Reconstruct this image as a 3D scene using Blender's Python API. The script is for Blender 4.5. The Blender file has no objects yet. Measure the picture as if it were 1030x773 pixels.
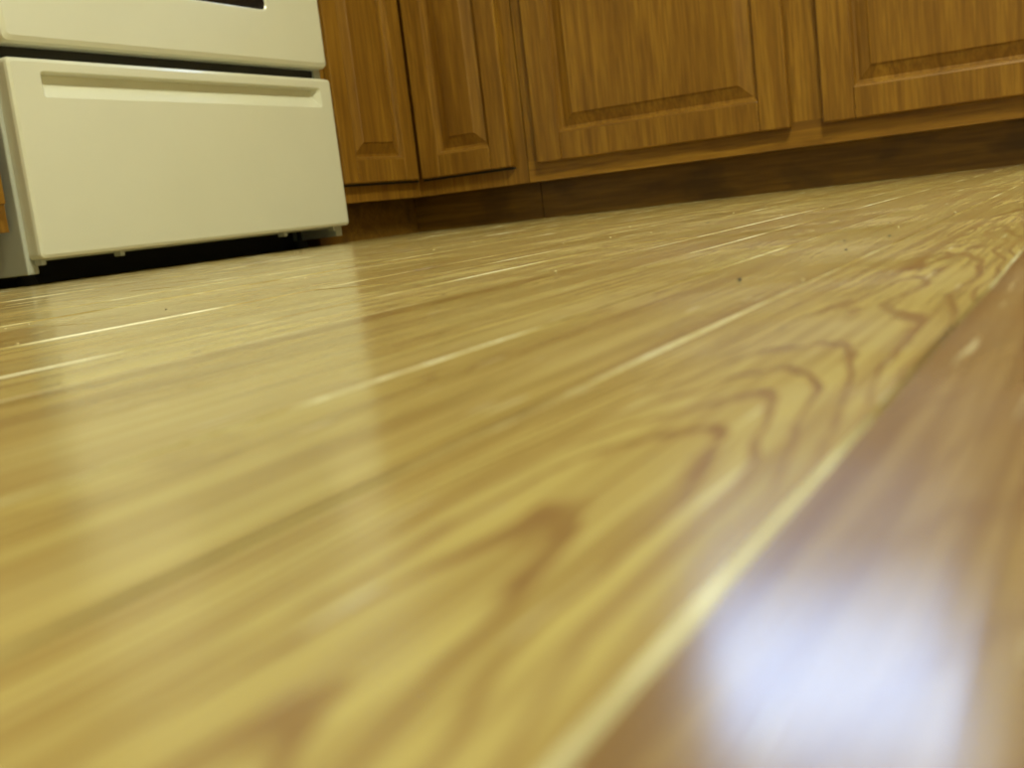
import bpy, bmesh, math, random
from mathutils import Vector, Matrix
random.seed(4)
S = bpy.context.scene
S.view_settings.view_transform = 'Standard'
S.view_settings.look = 'None'

# ------------------------------------------------------------------ materials
class NT:
    def __init__(s, name):
        s.m = bpy.data.materials.new(name); s.m.use_nodes = True
        s.t = s.m.node_tree; s.b = s.t.nodes['Principled BSDF']
        s.out = s.t.nodes['Material Output']
    def n(s, typ, ins=None, **kw):
        nd = s.t.nodes.new(typ)
        for k, v in kw.items(): setattr(nd, k, v)
        for k, v in (ins or {}).items():
            if isinstance(v, bpy.types.NodeSocket): s.t.links.new(v, nd.inputs[k])
            else: nd.inputs[k].default_value = v
        return nd
    def math(s, op, a, b=0.0, c=0.0):
        return s.n('ShaderNodeMath', {0: a, 1: b, 2: c}, operation=op).outputs[0]
    def ramp(s, fac, stops, interp='LINEAR'):
        nd = s.n('ShaderNodeValToRGB', {0: fac}); cr = nd.color_ramp; cr.interpolation = interp
        while len(cr.elements) < len(stops): cr.elements.new(0.5)
        for e, (p, c) in zip(cr.elements, stops):
            e.position = p; e.color = (*c, 1) if len(c) == 3 else c
        return nd.outputs[0]
    def mix(s, fac, a, b, mode='MIX'):
        nd = s.n('ShaderNodeMix', data_type='RGBA', blend_type=mode)
        for i, v in ((0, fac), (6, a), (7, b)):
            if isinstance(v, bpy.types.NodeSocket): s.t.links.new(v, nd.inputs[i])
            else: nd.inputs[i].default_value = (*v, 1) if isinstance(v, tuple) and len(v) == 3 else v
        return nd.outputs[2]
    def set(s, **kw):
        for k, v in kw.items():
            k = k.replace('_', ' ')
            if isinstance(v, bpy.types.NodeSocket): s.t.links.new(v, s.b.inputs[k])
            else: s.b.inputs[k].default_value = (*v, 1) if isinstance(v, tuple) and len(v) == 3 else v

def plain(name, col, rough=0.5, metal=0.0, noise=0.04, coat=0.0):
    m = NT(name)
    tc = m.n('ShaderNodeTexCoord').outputs['Object']
    nz = m.n('ShaderNodeTexNoise', {'Vector': tc, 'Scale': 9.0, 'Detail': 4.0}).outputs[0]
    d = tuple(max(0, c * (1 - noise * 2)) for c in col); l = tuple(min(1, c * (1 + noise)) for c in col)
    m.set(Base_Color=m.mix(nz, d, l), Roughness=rough, Metallic=metal, Coat_Weight=coat)
    return m.m

def cabwood(name, axis='Z', dark=1.0, knots=False):
    m = NT(name)
    tc = m.n('ShaderNodeTexCoord').outputs['Object']
    sc = {'Z': (22, 22, 1.3), 'X': (1.3, 22, 22), 'Y': (22, 1.3, 22)}[axis]
    mp = m.n('ShaderNodeMapping', {'Vector': tc, 'Scale': sc}).outputs[0]
    n1 = m.n('ShaderNodeTexNoise', {'Vector': mp, 'Scale': 2.2, 'Detail': 6.0, 'Roughness': 0.6, 'Distortion': 0.6}).outputs[0]
    n2 = m.n('ShaderNodeTexNoise', {'Vector': mp, 'Scale': 9.0, 'Detail': 3.0}).outputs[0]
    sc3 = tuple(v * .25 for v in sc)
    mp3 = m.n('ShaderNodeMapping', {'Vector': tc, 'Scale': sc3}).outputs[0]
    n3 = m.n('ShaderNodeTexNoise', {'Vector': mp3, 'Scale': 1.7, 'Detail': 2.0}).outputs[0]
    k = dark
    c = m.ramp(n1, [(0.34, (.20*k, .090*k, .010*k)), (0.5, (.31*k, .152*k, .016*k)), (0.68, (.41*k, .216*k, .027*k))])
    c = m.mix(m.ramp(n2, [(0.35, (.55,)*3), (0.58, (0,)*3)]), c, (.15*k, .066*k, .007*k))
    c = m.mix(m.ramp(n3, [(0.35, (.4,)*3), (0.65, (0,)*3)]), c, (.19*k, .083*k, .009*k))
    if knots:
        n4 = m.n('ShaderNodeTexNoise', {'Vector': m.n('ShaderNodeMapping', {'Vector': tc, 'Scale': (9, 20, 20)}).outputs[0], 'Scale': 1.0, 'Detail': 3.0}).outputs[0]
        c = m.mix(m.ramp(n4, [(0.5, (0,)*3), (0.68, (.6,)*3)]), c, (.05, .022, .005))
    bp = m.n('ShaderNodeBump', {'Strength': .15, 'Distance': .001, 'Height': n2}).outputs[0]
    m.set(Base_Color=c, Roughness=0.4, Normal=bp)
    return m.m

M_wv = cabwood('oak_cabinet_vertical', 'Z')
M_wx = cabwood('oak_cabinet_horizontal', 'X')
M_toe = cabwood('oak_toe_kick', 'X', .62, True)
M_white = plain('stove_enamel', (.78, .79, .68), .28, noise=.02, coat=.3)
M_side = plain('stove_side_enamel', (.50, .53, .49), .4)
M_black = plain('black_glass', (.012, .012, .013), .08)
M_dark = plain('dark_gap', (.02, .018, .015), .7)
M_counter = plain('laminate_counter', (.55, .5, .4), .35, noise=.15)
M_wall = plain('painted_wall', (.60, .58, .44), .8)
M_ceil = plain('ceiling_paint', (.75, .74, .64), .9)
M_trim = plain('white_trim', (.75, .74, .66), .5)

def floor_mat():
    m = NT('oak_floor_boards')
    uv = m.n('ShaderNodeUVMap', uv_map='grain').outputs[0]
    at = m.n('ShaderNodeAttribute', attribute_name='plank')
    sp = m.n('ShaderNodeSeparateXYZ', {0: uv}); u, v = sp.outputs[0], sp.outputs[1]
    ac = m.n('ShaderNodeSeparateColor', {0: at.outputs['Color']})
    r1, r2, r3 = ac.outputs[0], ac.outputs[1], ac.outputs[2]
    rs = at.outputs['Alpha']
    seed = m.math('MULTIPLY', r3, 37.0)
    def vec(sx, sy):
        return m.n('ShaderNodeCombineXYZ', {0: m.math('MULTIPLY', u, sx), 1: m.math('MULTIPLY', v, sy), 2: seed}).outputs[0]
    nlow = m.n('ShaderNodeTexNoise', {'Vector': vec(28, 7), 'Scale': 1.0, 'Detail': 2.0}).outputs[0]
    nmid = m.n('ShaderNodeTexNoise', {'Vector': vec(150, 30), 'Scale': 1.0, 'Detail': 3.0}).outputs[0]
    u0 = m.math('MULTIPLY_ADD', r1, .05, -.025)
    du = m.math('SUBTRACT', u, u0)
    q = m.math('MULTIPLY', m.math('MULTIPLY', du, du), 9000.0)
    ph = m.math('ADD', m.math('MULTIPLY_ADD', v, 20.0, q), m.math('MULTIPLY', nlow, 7.0))
    ph = m.math('ADD', ph, m.math('MULTIPLY', nmid, 1.3))
    fr = m.math('FRACT', ph)
    ring = m.ramp(fr, [(0.0, (0,)*3), (0.62, (.02,)*3), (0.80, (1,)*3), (.90, (.9,)*3), (1.0, (0,)*3)])
    fine = m.n('ShaderNodeTexNoise', {'Vector': vec(900, 16), 'Scale': 1.0, 'Detail': 4.0}).outputs[0]
    streak = m.n('ShaderNodeTexNoise', {'Vector': vec(300, 4), 'Scale': 1.0, 'Detail': 5.0}).outputs[0]
    blot = m.n('ShaderNodeTexNoise', {'Vector': vec(45, 5), 'Scale': 1.0, 'Detail': 3.0}).outputs[0]
    base = m.ramp(r2, [(0.0, (.28, .180, .095)), (0.35, (.44, .340, .125)), (0.7, (.53, .44, .165)), (1.0, (.60, .515, .22))])
    brown = m.mix(1.0, base, (.58, .46, .42), 'MULTIPLY')
    ringc = m.mix(1.0, base, (.50, .35, .36), 'MULTIPLY')
    c = m.mix(m.ramp(streak, [(.45, (0,)*3), (.60, (.72,)*3)]), base, brown)
    c = m.mix(m.math('MULTIPLY', ring, rs), c, ringc)
    c = m.mix(m.ramp(fine, [(.49, (0,)*3), (.64, (.65,)*3)]), c, brown)
    pale = m.mix(1.0, base, (1.12, 1.16, 1.4), 'MULTIPLY')
    c = m.mix(m.ramp(blot, [(.45, (0,)*3), (.7, (.4,)*3)]), c, pale)
    tc = m.n('ShaderNodeTexCoord').outputs['Object']
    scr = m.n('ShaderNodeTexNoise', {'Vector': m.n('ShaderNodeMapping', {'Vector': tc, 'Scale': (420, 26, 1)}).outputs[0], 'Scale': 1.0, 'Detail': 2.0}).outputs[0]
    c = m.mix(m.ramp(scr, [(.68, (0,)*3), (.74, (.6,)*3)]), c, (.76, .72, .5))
    wear = m.n('ShaderNodeTexNoise', {'Vector': tc, 'Scale': 14.0, 'Detail': 5.0}).outputs[0]
    rough = m.n('ShaderNodeMapRange', {0: wear, 1: .3, 2: .7, 3: .14, 4: .26}).outputs[0]
    wav = m.n('ShaderNodeTexNoise', {'Vector': vec(25, 6), 'Scale': 1.0, 'Detail': 2.0}).outputs[0]
    b1 = m.n('ShaderNodeBump', {'Strength': .25, 'Distance': .0008, 'Height': wav}).outputs[0]
    b2 = m.n('ShaderNodeBump', {'Strength': .15, 'Distance': .0002, 'Height': fine, 'Normal': b1}).outputs[0]
    m.set(Base_Color=c, Roughness=rough, Normal=b2)
    m.b.inputs['IOR'].default_value = 1.55
    return m.m
M_floor = floor_mat()
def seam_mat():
    m = NT('board_seam_painted_glint')
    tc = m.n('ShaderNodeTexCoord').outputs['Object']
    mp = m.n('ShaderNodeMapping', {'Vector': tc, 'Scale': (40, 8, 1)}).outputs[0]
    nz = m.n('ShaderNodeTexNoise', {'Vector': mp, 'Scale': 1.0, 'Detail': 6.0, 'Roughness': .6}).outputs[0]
    c = m.ramp(nz, [(.40, (.22, .155, .06)), (.49, (.40, .32, .13)), (.56, (.62, .58, .38)), (.65, (.90, .91, .80))])  # dusty filler cream, also painting in the glints along the bevelled edges
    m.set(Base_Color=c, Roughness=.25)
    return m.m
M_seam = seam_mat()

# ------------------------------------------------------------------ mesh helpers
def link(o, parent=None):
    S.collection.objects.link(o)
    if parent: o.parent = parent
    return o
def empty(name):
    e = bpy.data.objects.new(name, None); e.empty_display_size = .1
    return link(e)
def add_box(bm, lo, hi, mi=0, bev=0.0, seg=2):
    lo = Vector(lo); hi = Vector(hi); c = (lo + hi) / 2; d = hi - lo
    r = bmesh.ops.create_cube(bm, size=1.0, matrix=Matrix.Translation(c) @ Matrix.Diagonal((*d, 1)))
    vs = r['verts']; fs = {f for v in vs for f in v.link_faces}
    if bev > 0:
        es = list({e for v in vs for e in v.link_edges})
        rr = bmesh.ops.bevel(bm, geom=es, offset=bev, segments=seg, affect='EDGES', profile=.5)
        fs = {f for f in fs if f.is_valid} | set(rr['faces'])
    for f in fs: f.material_index = mi
    return fs
def obj(name, bm, mats, parent=None, mat=None, smooth=False):
    if mat is not None: bmesh.ops.transform(bm, matrix=mat, verts=bm.verts)
    bmesh.ops.recalc_face_normals(bm, faces=bm.faces)
    me = bpy.data.meshes.new(name); bm.to_mesh(me); bm.free()
    for x in mats: me.materials.append(x)
    if smooth:
        for p in me.polygons: p.use_smooth = True
    return link(bpy.data.objects.new(name, me), parent)
def boxobj(name, lo, hi, mat, parent=None, bev=0.0):
    bm = bmesh.new(); add_box(bm, lo, hi, 0, bev); return obj(name, bm, [mat], parent)
def loft(bm, rings, mi=0, cap=True):
    R = [[bm.verts.new(p) for p in r] for r in rings]
    for a, b in zip(R, R[1:]):
        n = len(a)
        for i in range(n):
            f = bm.faces.new((a[i], a[(i+1) % n], b[(i+1) % n], b[i])); f.material_index = mi
    if cap:
        f = bm.faces.new(R[-1]); f.material_index = mi
    return R
def rect(x0, x1, z0, z1, y): return [(x0, y, z0), (x1, y, z0), (x1, y, z1), (x0, y, z1)]

def door(name, w, h, M, parent, st=.056, arch=False, knob=None):
    """raised-panel door, local: x 0..w, z 0..h, front at y=0 facing -y, thickness .018"""
    T = .0175; bm = bmesh.new()
    add_box(bm, (0, 0, 0), (st, T, h), 0, .003)
    add_box(bm, (w-st, 0, 0), (w, T, h), 0, .003)
    add_box(bm, (st, .0004, 0), (w-st, T, st), 1, .003)
    add_box(bm, (st, .0004, h-st), (w-st, T, h), 1, .003)
    a = st - .002
    def rr(i, y): return rect(a+i, w-a-i, a+i, h-a-i, y)
    loft(bm, [rr(0, .004), rr(.004, .0055), rr(.007, .011), rr(.012, .012), rr(.034, .0035), rr(.036, .0015), rr(.040, .0012)], 0)
    if knob:
        kx, kz = knob
        bmesh.ops.create_uvsphere(bm, u_segments=16, v_segments=10, radius=.014, matrix=Matrix.Translation((kx, -.02, kz)))
        bmesh.ops.create_cone(bm, segments=12, radius1=.006, radius2=.006, depth=.02, matrix=Matrix.Translation((kx, -.008, kz)) @ Matrix.Rotation(math.pi/2, 4, 'X'))
    return obj(name, bm, [M_wv, M_wx], parent, M)
def facing_S(x, y, z): return Matrix.Translation((x, y, z))
def facing_E(x, y, z): return Matrix.Translation((x, y, z)) @ Matrix.Rotation(math.pi/2, 4, 'Z')

# ------------------------------------------------------------------ layout constants
XD, XF = -1.385, -1.403
YD, YF = 2.147, 2.165
XW, YW = -2.0, 2.76
XR, YS = 1.7, -1.7
ZT, ZD, ZC = .080, .118, .825
CEIL = 2.4

# ------------------------------------------------------------------ floor boards (one mesh)
bm = bmesh.new(); uvl = bm.loops.layers.uv.new('grain'); cl = bm.loops.layers.float_color.new('plank')
W = .046; seam0 = -.025; dep = .001
i0 = int(math.floor((XW - seam0) / W)) ; i1 = int(math.ceil((XR - seam0) / W))
#        r1(u0) tone  seed ringstrength
tint = {-1: (.62, .70, .31, 1.0), 0: (.5, .10, .55, .35), -2: (.1, .58, .2, .35), -3: (.9, .78, .7, .4), -4: (.2, .5, .45, .5)}
for i in range(i0, i1):
    xa = max(seam0 + i*W, XW); xb = min(seam0 + (i+1)*W, XR)
    if xb - xa < .004: continue
    cuts = []
    y = YS + random.uniform(.1, .7)
    while y < YW:
        cuts.append(y); y += random.uniform(.45, 1.15)
    if i in (-2, -1, 0, 1): cuts = [c for c in cuts if not (0 < c < .75)]
    ys = [YS] + [c for c in cuts if YS + .05 < c < YW - .05] + [YW]
    for k, (ya, yb) in enumerate(zip(ys, ys[1:])):
        col = (random.random(), min(1, max(0, random.gauss(.60, .17))), random.random(), random.uniform(.2, .7))
        voff = random.uniform(0, 30)
        if i in tint and ya < .3 < yb: col = tint[i]; voff = 3.0 + i
        dz = random.uniform(-.00025, .00025)
        b0 = random.uniform(.00045, .00095)
        if i in (-1, 0) and ya < .3 < yb: b0 = .0005; dz = 0
        bx0, bx1, by0, by1 = xa + b0, xb - b0, ya + .0006, yb - .0006
        xc = (seam0 + (i + .5)*W)
        ns = max(1, int((yb-ya)/.04)); L = []
        for j in range(ns+1):
            yy = by0 + (by1-by0)*j/ns; yl = ya + (yb-ya)*j/ns
            w0, w1 = random.uniform(-.0003, .00035), random.uniform(-.0003, .00035)
            L.append((bm.verts.new((xa, yl, -dep)), bm.verts.new((bx0+w0, yy, dz)), bm.verts.new((bx1+w1, yy, dz)), bm.verts.new((xb, yl, -dep))))
        fs = []
        for A, B in zip(L, L[1:]):
            for q in range(3):
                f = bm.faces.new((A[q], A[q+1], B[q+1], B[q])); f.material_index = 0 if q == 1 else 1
                fs.append(f)
        fs.append(bm.faces.new(L[0][::-1])); fs.append(bm.faces.new(L[-1]))
        for f in fs:
            for l in f.loops:
                l[uvl].uv = (l.vert.co.x - xc, l.vert.co.y + voff); l[cl] = col
add_box(bm, (XW, YS, -.03), (XR, YW, -.0015), 0)
me = bpy.data.meshes.new('floor'); bm.to_mesh(me); bm.free()
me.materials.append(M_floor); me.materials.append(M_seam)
link(bpy.data.objects.new('floor', me))

# ------------------------------------------------------------------ room shell
WX0, WX1, WZ0, WZ1 = -1.09, -.36, .92, 1.60
bm = bmesh.new()
add_box(bm, (XW-.1, YW, 0), (WX0, YW+.12, CEIL)); add_box(bm, (WX1, YW, 0), (XR+.1, YW+.12, CEIL))
add_box(bm, (WX0, YW, 0), (WX1, YW+.12, WZ0)); add_box(bm, (WX0, YW, WZ1), (WX1, YW+.12, CEIL))
obj('wall_back', bm, [M_wall])
boxobj('wall_left', (XW-.1, YS-.1, 0), (XW, YW, CEIL), M_wall)
boxobj('wall_right', (XR, YS-.1, 0), (XR+.1, YW, CEIL), M_wall)
boxobj('wall_front', (XW, YS-.1, 0), (XR, YS, CEIL), M_wall)
boxobj('ceiling', (XW-.1, YS-.1, CEIL), (XR+.1, YW+.12, CEIL+.08), M_ceil)
boxobj('baseboard_right', (XR-.014, YS+.02, .0005), (XR-.0005, 2.1, .09), M_trim, bev=.003)
boxobj('baseboard_front', (XW+.02, YS+.0005, .0005), (XR-.02, YS+.014, .09), M_trim, bev=.003)

win = empty('window_1')
bm = bmesh.new()
t = .03
for lo, hi in (((WX0, YW+.03, WZ0), (WX0+t, YW+.08, WZ1)), ((WX1-t, YW+.03, WZ0), (WX1, YW+.08, WZ1)),
               ((WX0+t, YW+.03, WZ0), (WX1-t, YW+.08, WZ0+t)), ((WX0+t, YW+.03, WZ1-t), (WX1-t, YW+.08, WZ1)),
               ((WX0+t, YW+.035, (WZ0+WZ1)/2-.012), (WX1-t, YW+.075, (WZ0+WZ1)/2+.012))):
    add_box(bm, lo, hi, 0, .003)
obj('window_sash', bm, [M_trim], win)
bm = bmesh.new(); c = .04
for lo, hi in (((WX0-c, YW-.016, WZ0-c), (WX0, YW-.0005, WZ1+c)), ((WX1, YW-.016, WZ0-c), (WX1+c, YW-.0005, WZ1+c)),
               ((WX0, YW-.016, WZ1), (WX1, YW-.0005, WZ1+c)), ((WX0, YW-.03, WZ0-.02), (WX1, YW-.0005, WZ0)), ((WX0, YW-.016, WZ0-c), (WX1, YW-.0005, WZ0-.02))):
    add_box(bm, lo, hi, 0, .002)
obj('window_casing', bm, [M_trim], win)
g = NT('window_glass')
tr = g.n('ShaderNodeBsdfTransparent', {0: (.95, .97, 1, 1)}); gl = g.n('ShaderNodeBsdfGlossy', {'Roughness': .02})
mx = g.n('ShaderNodeMixShader', {0: .06, 1: tr.outputs[0], 2: gl.outputs[0]})
g.t.links.new(mx.outputs[0], g.out.inputs[0])
boxobj('window_pane', (WX0+t, YW+.052, WZ0+t), (WX1-t, YW+.056, WZ1-t), g.m, win)

# ------------------------------------------------------------------ cabinets
cab = empty('base_cabinet')
boxobj('carcass', (XW+.001, .10, ZT), (XF, 1.078, ZC), M_wv, cab, .001)
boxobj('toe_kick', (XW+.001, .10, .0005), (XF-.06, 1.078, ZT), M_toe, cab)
for y0, y1 in ((.13, .585), (.615, 1.068)):
    door('door', y1-y0, .52, facing_E(XD, y0, ZD), cab, knob=(.03, .47))
    bm = bmesh.new(); add_box(bm, (0, 0, 0), (y1-y0, .0175, .14), 0, .005)
    obj('drawer_front', bm, [M_wx], cab, facing_E(XD, y0, .665))
cc = empty('corner_cabinet')
SY1 = 1.846
bm = bmesh.new()
prof = [(XW+.001, SY1), (XF, SY1), (XF, YF), (-1.121, YF), (-1.121, YW-.001), (XW+.001, YW-.001)]
loft(bm, [[(x, y, ZT) for x, y in prof], [(x, y, ZC) for x, y in prof]], 0)
obj('carcass', bm, [M_wv], cc)
bm = bmesh.new(); r = .05
prof = [(XW+.001, SY1), (XF-r, SY1), (XF-r, YF+r), (-1.121, YF+r), (-1.121, YW-.001), (XW+.001, YW-.001)]
loft(bm, [[(x, y, .0005) for x, y in prof], [(x, y, ZT) for x, y in prof]], 0)
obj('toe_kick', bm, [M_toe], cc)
door('door_leaf_left', 2.1445-1.868, .69, facing_E(XD, 1.868, ZD), cc, st=.05)
door('door_leaf_right', .231, .69, facing_S(-1.3815, YD, ZD), cc, st=.05)
boxobj('door_gap_shade', (XF, 1.868, ZD-.005), (XF+.005, 2.16, ZD-.0005), M_dark, cc)  # solid dark strip painting in the shade under the left leaf
boxobj('door_gap_shade_right', (-1.385, YF-.005, ZD-.005), (-1.15, YF, ZD-.0005), M_dark, cc)  # same painted shade strip below the right leaf
bc = empty('base_cabinet.001')
boxobj('carcass', (-1.119, YF+.0005, ZT), (1.0, YW-.001, ZC), M_wv, bc, .001)
boxobj('bottom_rail', (-1.119, YF-.0006, ZT), (1.0, YF+.0004, ZD+.01), M_wx, bc)
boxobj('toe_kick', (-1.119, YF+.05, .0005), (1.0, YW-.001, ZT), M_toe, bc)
for x0, x1 in ((-1.089, -.549), (-.487, .053), (.115, .53), (.545, .96)):
    door('door', x1-x0, .52, facing_S(x0, YD, ZD), bc, st=.058, knob=(x1-x0-.03, .48))
    bm = bmesh.new(); add_box(bm, (0, 0, 0), (x1-x0, .017, .14), 0, .005)
    obj('drawer_front', bm, [M_wx], bc, facing_S(x0, YD, .665))
bm = bmesh.new()
prof = [(XW+.001, SY1), (XD+.02, SY1), (XD+.02, YD-.008), (1.01, YD-.008), (1.01, YW-.001), (XW+.001, YW-.001)]
loft(bm, [[(x, y, ZC+.0005) for x, y in prof], [(x, y, ZC+.032) for x, y in prof]], 0)
f = bm.faces.new([v for v in bm.verts if v.co.z < ZC+.01][:6])
obj('countertop', bm, [M_counter])
boxobj('countertop.001', (XW+.001, .09, ZC+.0005), (XD+.02, 1.08, ZC+.032), M_counter, bev=.004)
for n, x0, x1 in (('wall_cabinet', -1.68, -1.15), ('wall_cabinet.001', -.28, 1.0)):
    e = empty(n)
    boxobj('carcass', (x0, YW-.31, 1.38), (x1, YW-.001, 2.14), M_wv, e)
    nd = max(1, round((x1-x0)/.42)); ww = (x1-x0)/nd
    for k in range(nd):
        door('door', ww-.03, .73, facing_S(x0+k*ww+.015, YW-.329, 1.395), e, knob=(.03, .05))
e = empty('wall_cabinet.002')
boxobj('carcass', (XW+.001, .10, 1.38), (XW+.31, 1.07, 2.14), M_wv, e)
for y0, y1 in ((.12, .58), (.60, 1.06)):
    door('door', y1-y0, .73, facing_E(XW+.329, y0, 1.395), e)

# ------------------------------------------------------------------ stove
st = empty('kitchen_stove')
Y0, Y1 = 1.086, 1.840
FX = -1.363
bm = bmesh.new()
add_box(bm, (-1.97, Y0, .016), (-1.390, Y0+.02, .85), 0, .002)
add_box(bm, (-1.97, Y1-.02, .016), (-1.390, Y1, .85), 0, .002)
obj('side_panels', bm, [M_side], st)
boxobj('inner_body', (-1.97, Y0+.0205, .06), (-1.395, Y1-.0205, .845), M_dark, st)
dw = .742; z0, z1 = .036, .322
bm = bmesh.new(); H = z1-z0; w = dw
T = .03
def RR(x0, x1, a, b, y, r, n=5):
    pts = []
    for cx, cz, a0 in ((x1-r, a+r, -90), (x1-r, b-r, 0), (x0+r, b-r, 90), (x0+r, a+r, 180)):
        for k in range(n+1):
            an = math.radians(a0 + 90*k/n); pts.append((cx + r*math.cos(an), y, cz + r*math.sin(an)))
    return pts
gx0, gx1, gz0, gz1 = .054, w-.036, H-.056, H-.018
outer = [RR(0, w, 0, H, T, .008), RR(0, w, 0, H, .006, .008), RR(.0015, w-.0015, .0015, H-.0015, .002, .007), RR(.006, w-.006, .006, H-.006, 0, .005)]
R = loft(bm, outer, 0, cap=False)
rec = [RR(gx0, gx1, gz0, gz1, 0, .006), RR(gx0+.003, gx1-.003, gz0+.003, gz1-.002, .003, .005), RR(gx0+.014, gx1-.014, gz0+.022, gz1-.003, .016, .003)]
R2 = loft(bm, rec, 0, cap=True)
def loop_edges(L): return [bm.edges.get((L[i], L[(i+1) % len(L)])) for i in range(len(L))]
bmesh.ops.bridge_loops(bm, edges=loop_edges(R[-1]) + loop_edges(R2[0]))
bm.faces.new(R[0])
obj('storage_drawer', bm, [M_white], st, facing_E(FX, Y0+.006, z0))
dz0, dz1 = .342, .755
bm = bmesh.new(); H2 = dz1-dz0
wx0, wx1, wz0, wz1 = .20, w-.16, .094, H2-.10
R = loft(bm, [RR(0, w, 0, H2, .04, .01), RR(0, w, 0, H2, .010, .01), RR(.003, w-.003, .003, H2-.003, .003, .009), RR(.010, w-.010, .010, H2-.010, 0, .007)], 0, cap=False)
R2 = loft(bm, [RR(wx0, wx1, wz0, wz1, 0, .012), RR(wx0+.003, wx1-.003, wz0+.003, wz1-.003, .003, .010)], 0, cap=False)
bm.faces.new(R2[-1]).material_index = 1
bmesh.ops.bridge_loops(bm, edges=loop_edges(R[-1]) + loop_edges(R2[0]))
bm.faces.new(R[0])
add_box(bm, (.06, -.045, H2-.05), (w-.06, -.025, H2-.022), 0, .008, 3)
add_box(bm, (.07, -.03, H2-.047), (.095, .002, H2-.025), 0, .003)
add_box(bm, (w-.095, -.03, H2-.047), (w-.07, .002, H2-.025), 0, .003)
obj('oven_door', bm, [M_white, M_black], st, facing_E(FX, Y0+.006, dz0))
boxobj('control_panel', (-1.40, Y0, .762), (-1.365, Y1, .852), M_white, st, .006)
boxobj('cooktop', (-1.97, Y0, .853), (-1.360, Y1, .873), M_white, st, .006)
boxobj('backguard', (-1.985, Y0, .85), (-1.925, Y1, 1.04), M_white, st, .012)
for k in range(5):
    bm = bmesh.new()
    bmesh.ops.create_cone(bm, segments=24, radius1=.021, radius2=.017, depth=.026, cap_ends=True,
        matrix=Matrix.Translation((-1.351, Y0+.10+k*.139, .807)) @ Matrix.Rotation(math.pi/2, 4, 'Y'))
    add_box(bm, (-1.342, Y0+.10+k*.139-.003, .792), (-1.334, Y0+.10+k*.139+.003, .822), 0, .001)
    obj('knob', bm, [M_black], st)
for cx in (-1.52, -1.80):
    for cy in (Y0+.19, Y1-.19):
        bm = bmesh.new()
        for rr_ in (.085, .065, .045, .025):
            N = 28; rings = []
            for a in range(N):
                t0 = 2*math.pi*a/N; ring = []
                for b in range(6):
                    t1 = 2*math.pi*b/6; q = rr_ + .007*math.cos(t1)
                    ring.append(bm.verts.new((cx+q*math.cos(t0), cy+q*math.sin(t0), .882+.007*math.sin(t1))))
                rings.append(ring)
            for a in range(N):
                A, B = rings[a], rings[(a+1) % N]
                for b in range(6): bm.faces.new((A[b], A[(b+1) % 6], B[(b+1) % 6], B[b]))
        obj('burner_coil', bm, [M_black], st)
bm = bmesh.new()
for fx in (-1.46, -1.92):
    for fy in (Y0+.05, Y1-.05):
        bmesh.ops.create_cone(bm, segments=16, radius1=.016, radius2=.012, depth=.0145, cap_ends=True, matrix=Matrix.Translation((fx, fy, .0078)))
        bmesh.ops.create_cone(bm, segments=10, radius1=.005, radius2=.005, depth=.05, cap_ends=True, matrix=Matrix.Translation((fx, fy, .04)))
obj('levelling_feet', bm, [M_dark], st)
bm = bmesh.new()
for fy in (Y0+.012, Y0+.16, Y1-.05, Y1-.20):
    add_box(bm, (-1.388, fy, .028), (-1.372, fy+.008, .037), 0, .001)
add_box(bm, (-1.391, Y0+.02, .034), (-1.386, Y1-.02, .06), 0)
obj('drawer_glides', bm, [M_side], st)
boxobj('base_plinth', (-1.95, Y0+.022, .0008), (-1.50, Y1-.022, .058), M_dark, st)
hd = empty('range_hood')
bm = bmesh.new()
loft(bm, [[(XW+.001, Y0, 1.50), (-1.52, Y0, 1.50), (-1.52, Y1, 1.50), (XW+.001, Y1, 1.50)],
          [(XW+.001, Y0, 1.55), (-1.52, Y0, 1.55), (-1.52, Y1, 1.55), (XW+.001, Y1, 1.55)],
          [(XW+.001, Y0, 1.64), (-1.68, Y0, 1.64), (-1.68, Y1, 1.64), (XW+.001, Y1, 1.64)]])
obj('hood_shell', bm, [M_white], hd)

# ------------------------------------------------------------------ floor debris
bm = bmesh.new()
for k in range(90):
    if k < 45: x, y = random.uniform(-.6, -.05), random.uniform(.25, 1.2)
    else: x, y = random.uniform(-1.3, .2), random.uniform(.8, 2.1)
    s = random.uniform(.00025, .0007)
    mt = Matrix.Translation((x, y, s*.5)) @ Matrix.Rotation(random.uniform(0, 3), 4, 'Z') @ Matrix.Diagonal((s*random.uniform(.8, 2), s, s*.6, 1))
    r = bmesh.ops.create_icosphere(bm, subdivisions=1, radius=1, matrix=mt)
    mi = 0 if random.random() < .35 else 1
    for f in {f for v in r['verts'] for f in v.link_faces}: f.material_index = mi
obj('floor_crumbs', bm, [M_dark, plain('dust', (.6, .55, .38), .8)])

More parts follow.
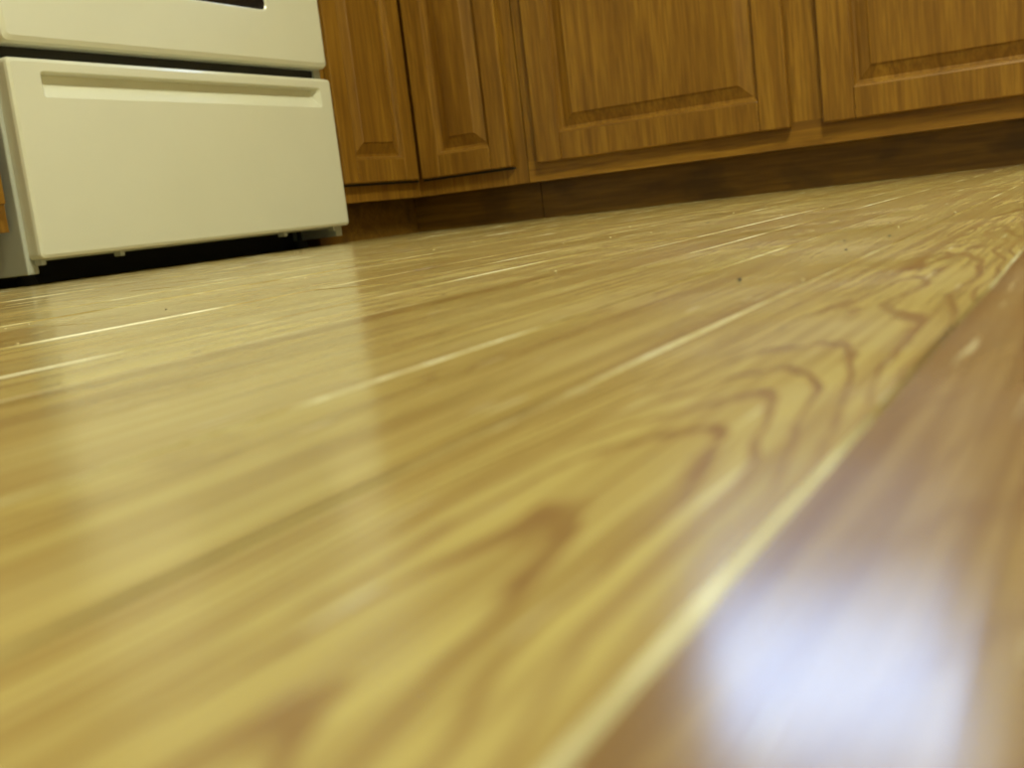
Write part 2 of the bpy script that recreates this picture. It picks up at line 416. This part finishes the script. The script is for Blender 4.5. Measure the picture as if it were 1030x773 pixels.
# ------------------------------------------------------------------ ceiling lamp
lamp = empty('ceiling_lamp')
LX, LY = .35, .75
boxobj('lamp_housing', (LX-.34, LY-.34, CEIL-.03), (LX+.34, LY+.34, CEIL-.0005), M_trim, lamp, .005)
em = NT('lamp_diffuser'); em.set(Base_Color=(.9, .9, .8), Emission_Color=(1, .97, .70), Emission_Strength=9.0)
boxobj('lamp_diffuser', (LX-.31, LY-.31, CEIL-.085), (LX+.31, LY+.31, CEIL-.031), em.m, lamp, .02)
ld = bpy.data.lights.new('lamp_light', 'AREA'); ld.shape = 'SQUARE'; ld.size = .6; ld.energy = 53; ld.color = (1, .97, .64)
lo = link(bpy.data.objects.new('lamp_light', ld), lamp); lo.location = (LX, LY, CEIL-.09)

# dusk sky outside
w_ = bpy.data.worlds.new('dusk'); S.world = w_; w_.use_nodes = True
bg = w_.node_tree.nodes['Background']; bg.inputs[0].default_value = (.50, .68, 1.0, 1); bg.inputs[1].default_value = 12.5
pl = bpy.data.lights.new('window_portal', 'AREA'); pl.shape = 'RECTANGLE'; pl.size = WX1-WX0; pl.size_y = WZ1-WZ0
pl.cycles.is_portal = True
po = link(bpy.data.objects.new('window_portal', pl), win); po.location = ((WX0+WX1)/2, YW+.10, (WZ0+WZ1)/2); po.rotation_euler = (-math.pi/2, 0, 0)

# ------------------------------------------------------------------ camera (held just above the boards)
al, p, th = math.radians(29.46), math.radians(8.83), math.radians(6.8)
Rv = Vector((math.cos(al), math.sin(al), 0)); Fh = Vector((-math.sin(al), math.cos(al), 0)); Up = Vector((0, 0, 1))
fw = Fh*math.cos(p) - Up*math.sin(p); u0 = Fh*math.sin(p) + Up*math.cos(p)
cr = Rv*math.cos(th) - u0*math.sin(th); cu = Rv*math.sin(th) + u0*math.cos(th)
mt = Matrix((( cr.x, cu.x, -fw.x, 0), (cr.y, cu.y, -fw.y, 0), (cr.z, cu.z, -fw.z, .027), (0, 0, 0, 1)))
cd = bpy.data.cameras.new('camera'); cam = link(bpy.data.objects.new('camera', cd)); cam.matrix_world = mt
cd.sensor_width = 36; cd.lens = 1120/1030*36; cd.clip_start = .005
cd.dof.use_dof = True; cd.dof.focus_distance = .7; cd.dof.aperture_fstop = cd.lens/1.75
S.camera = cam
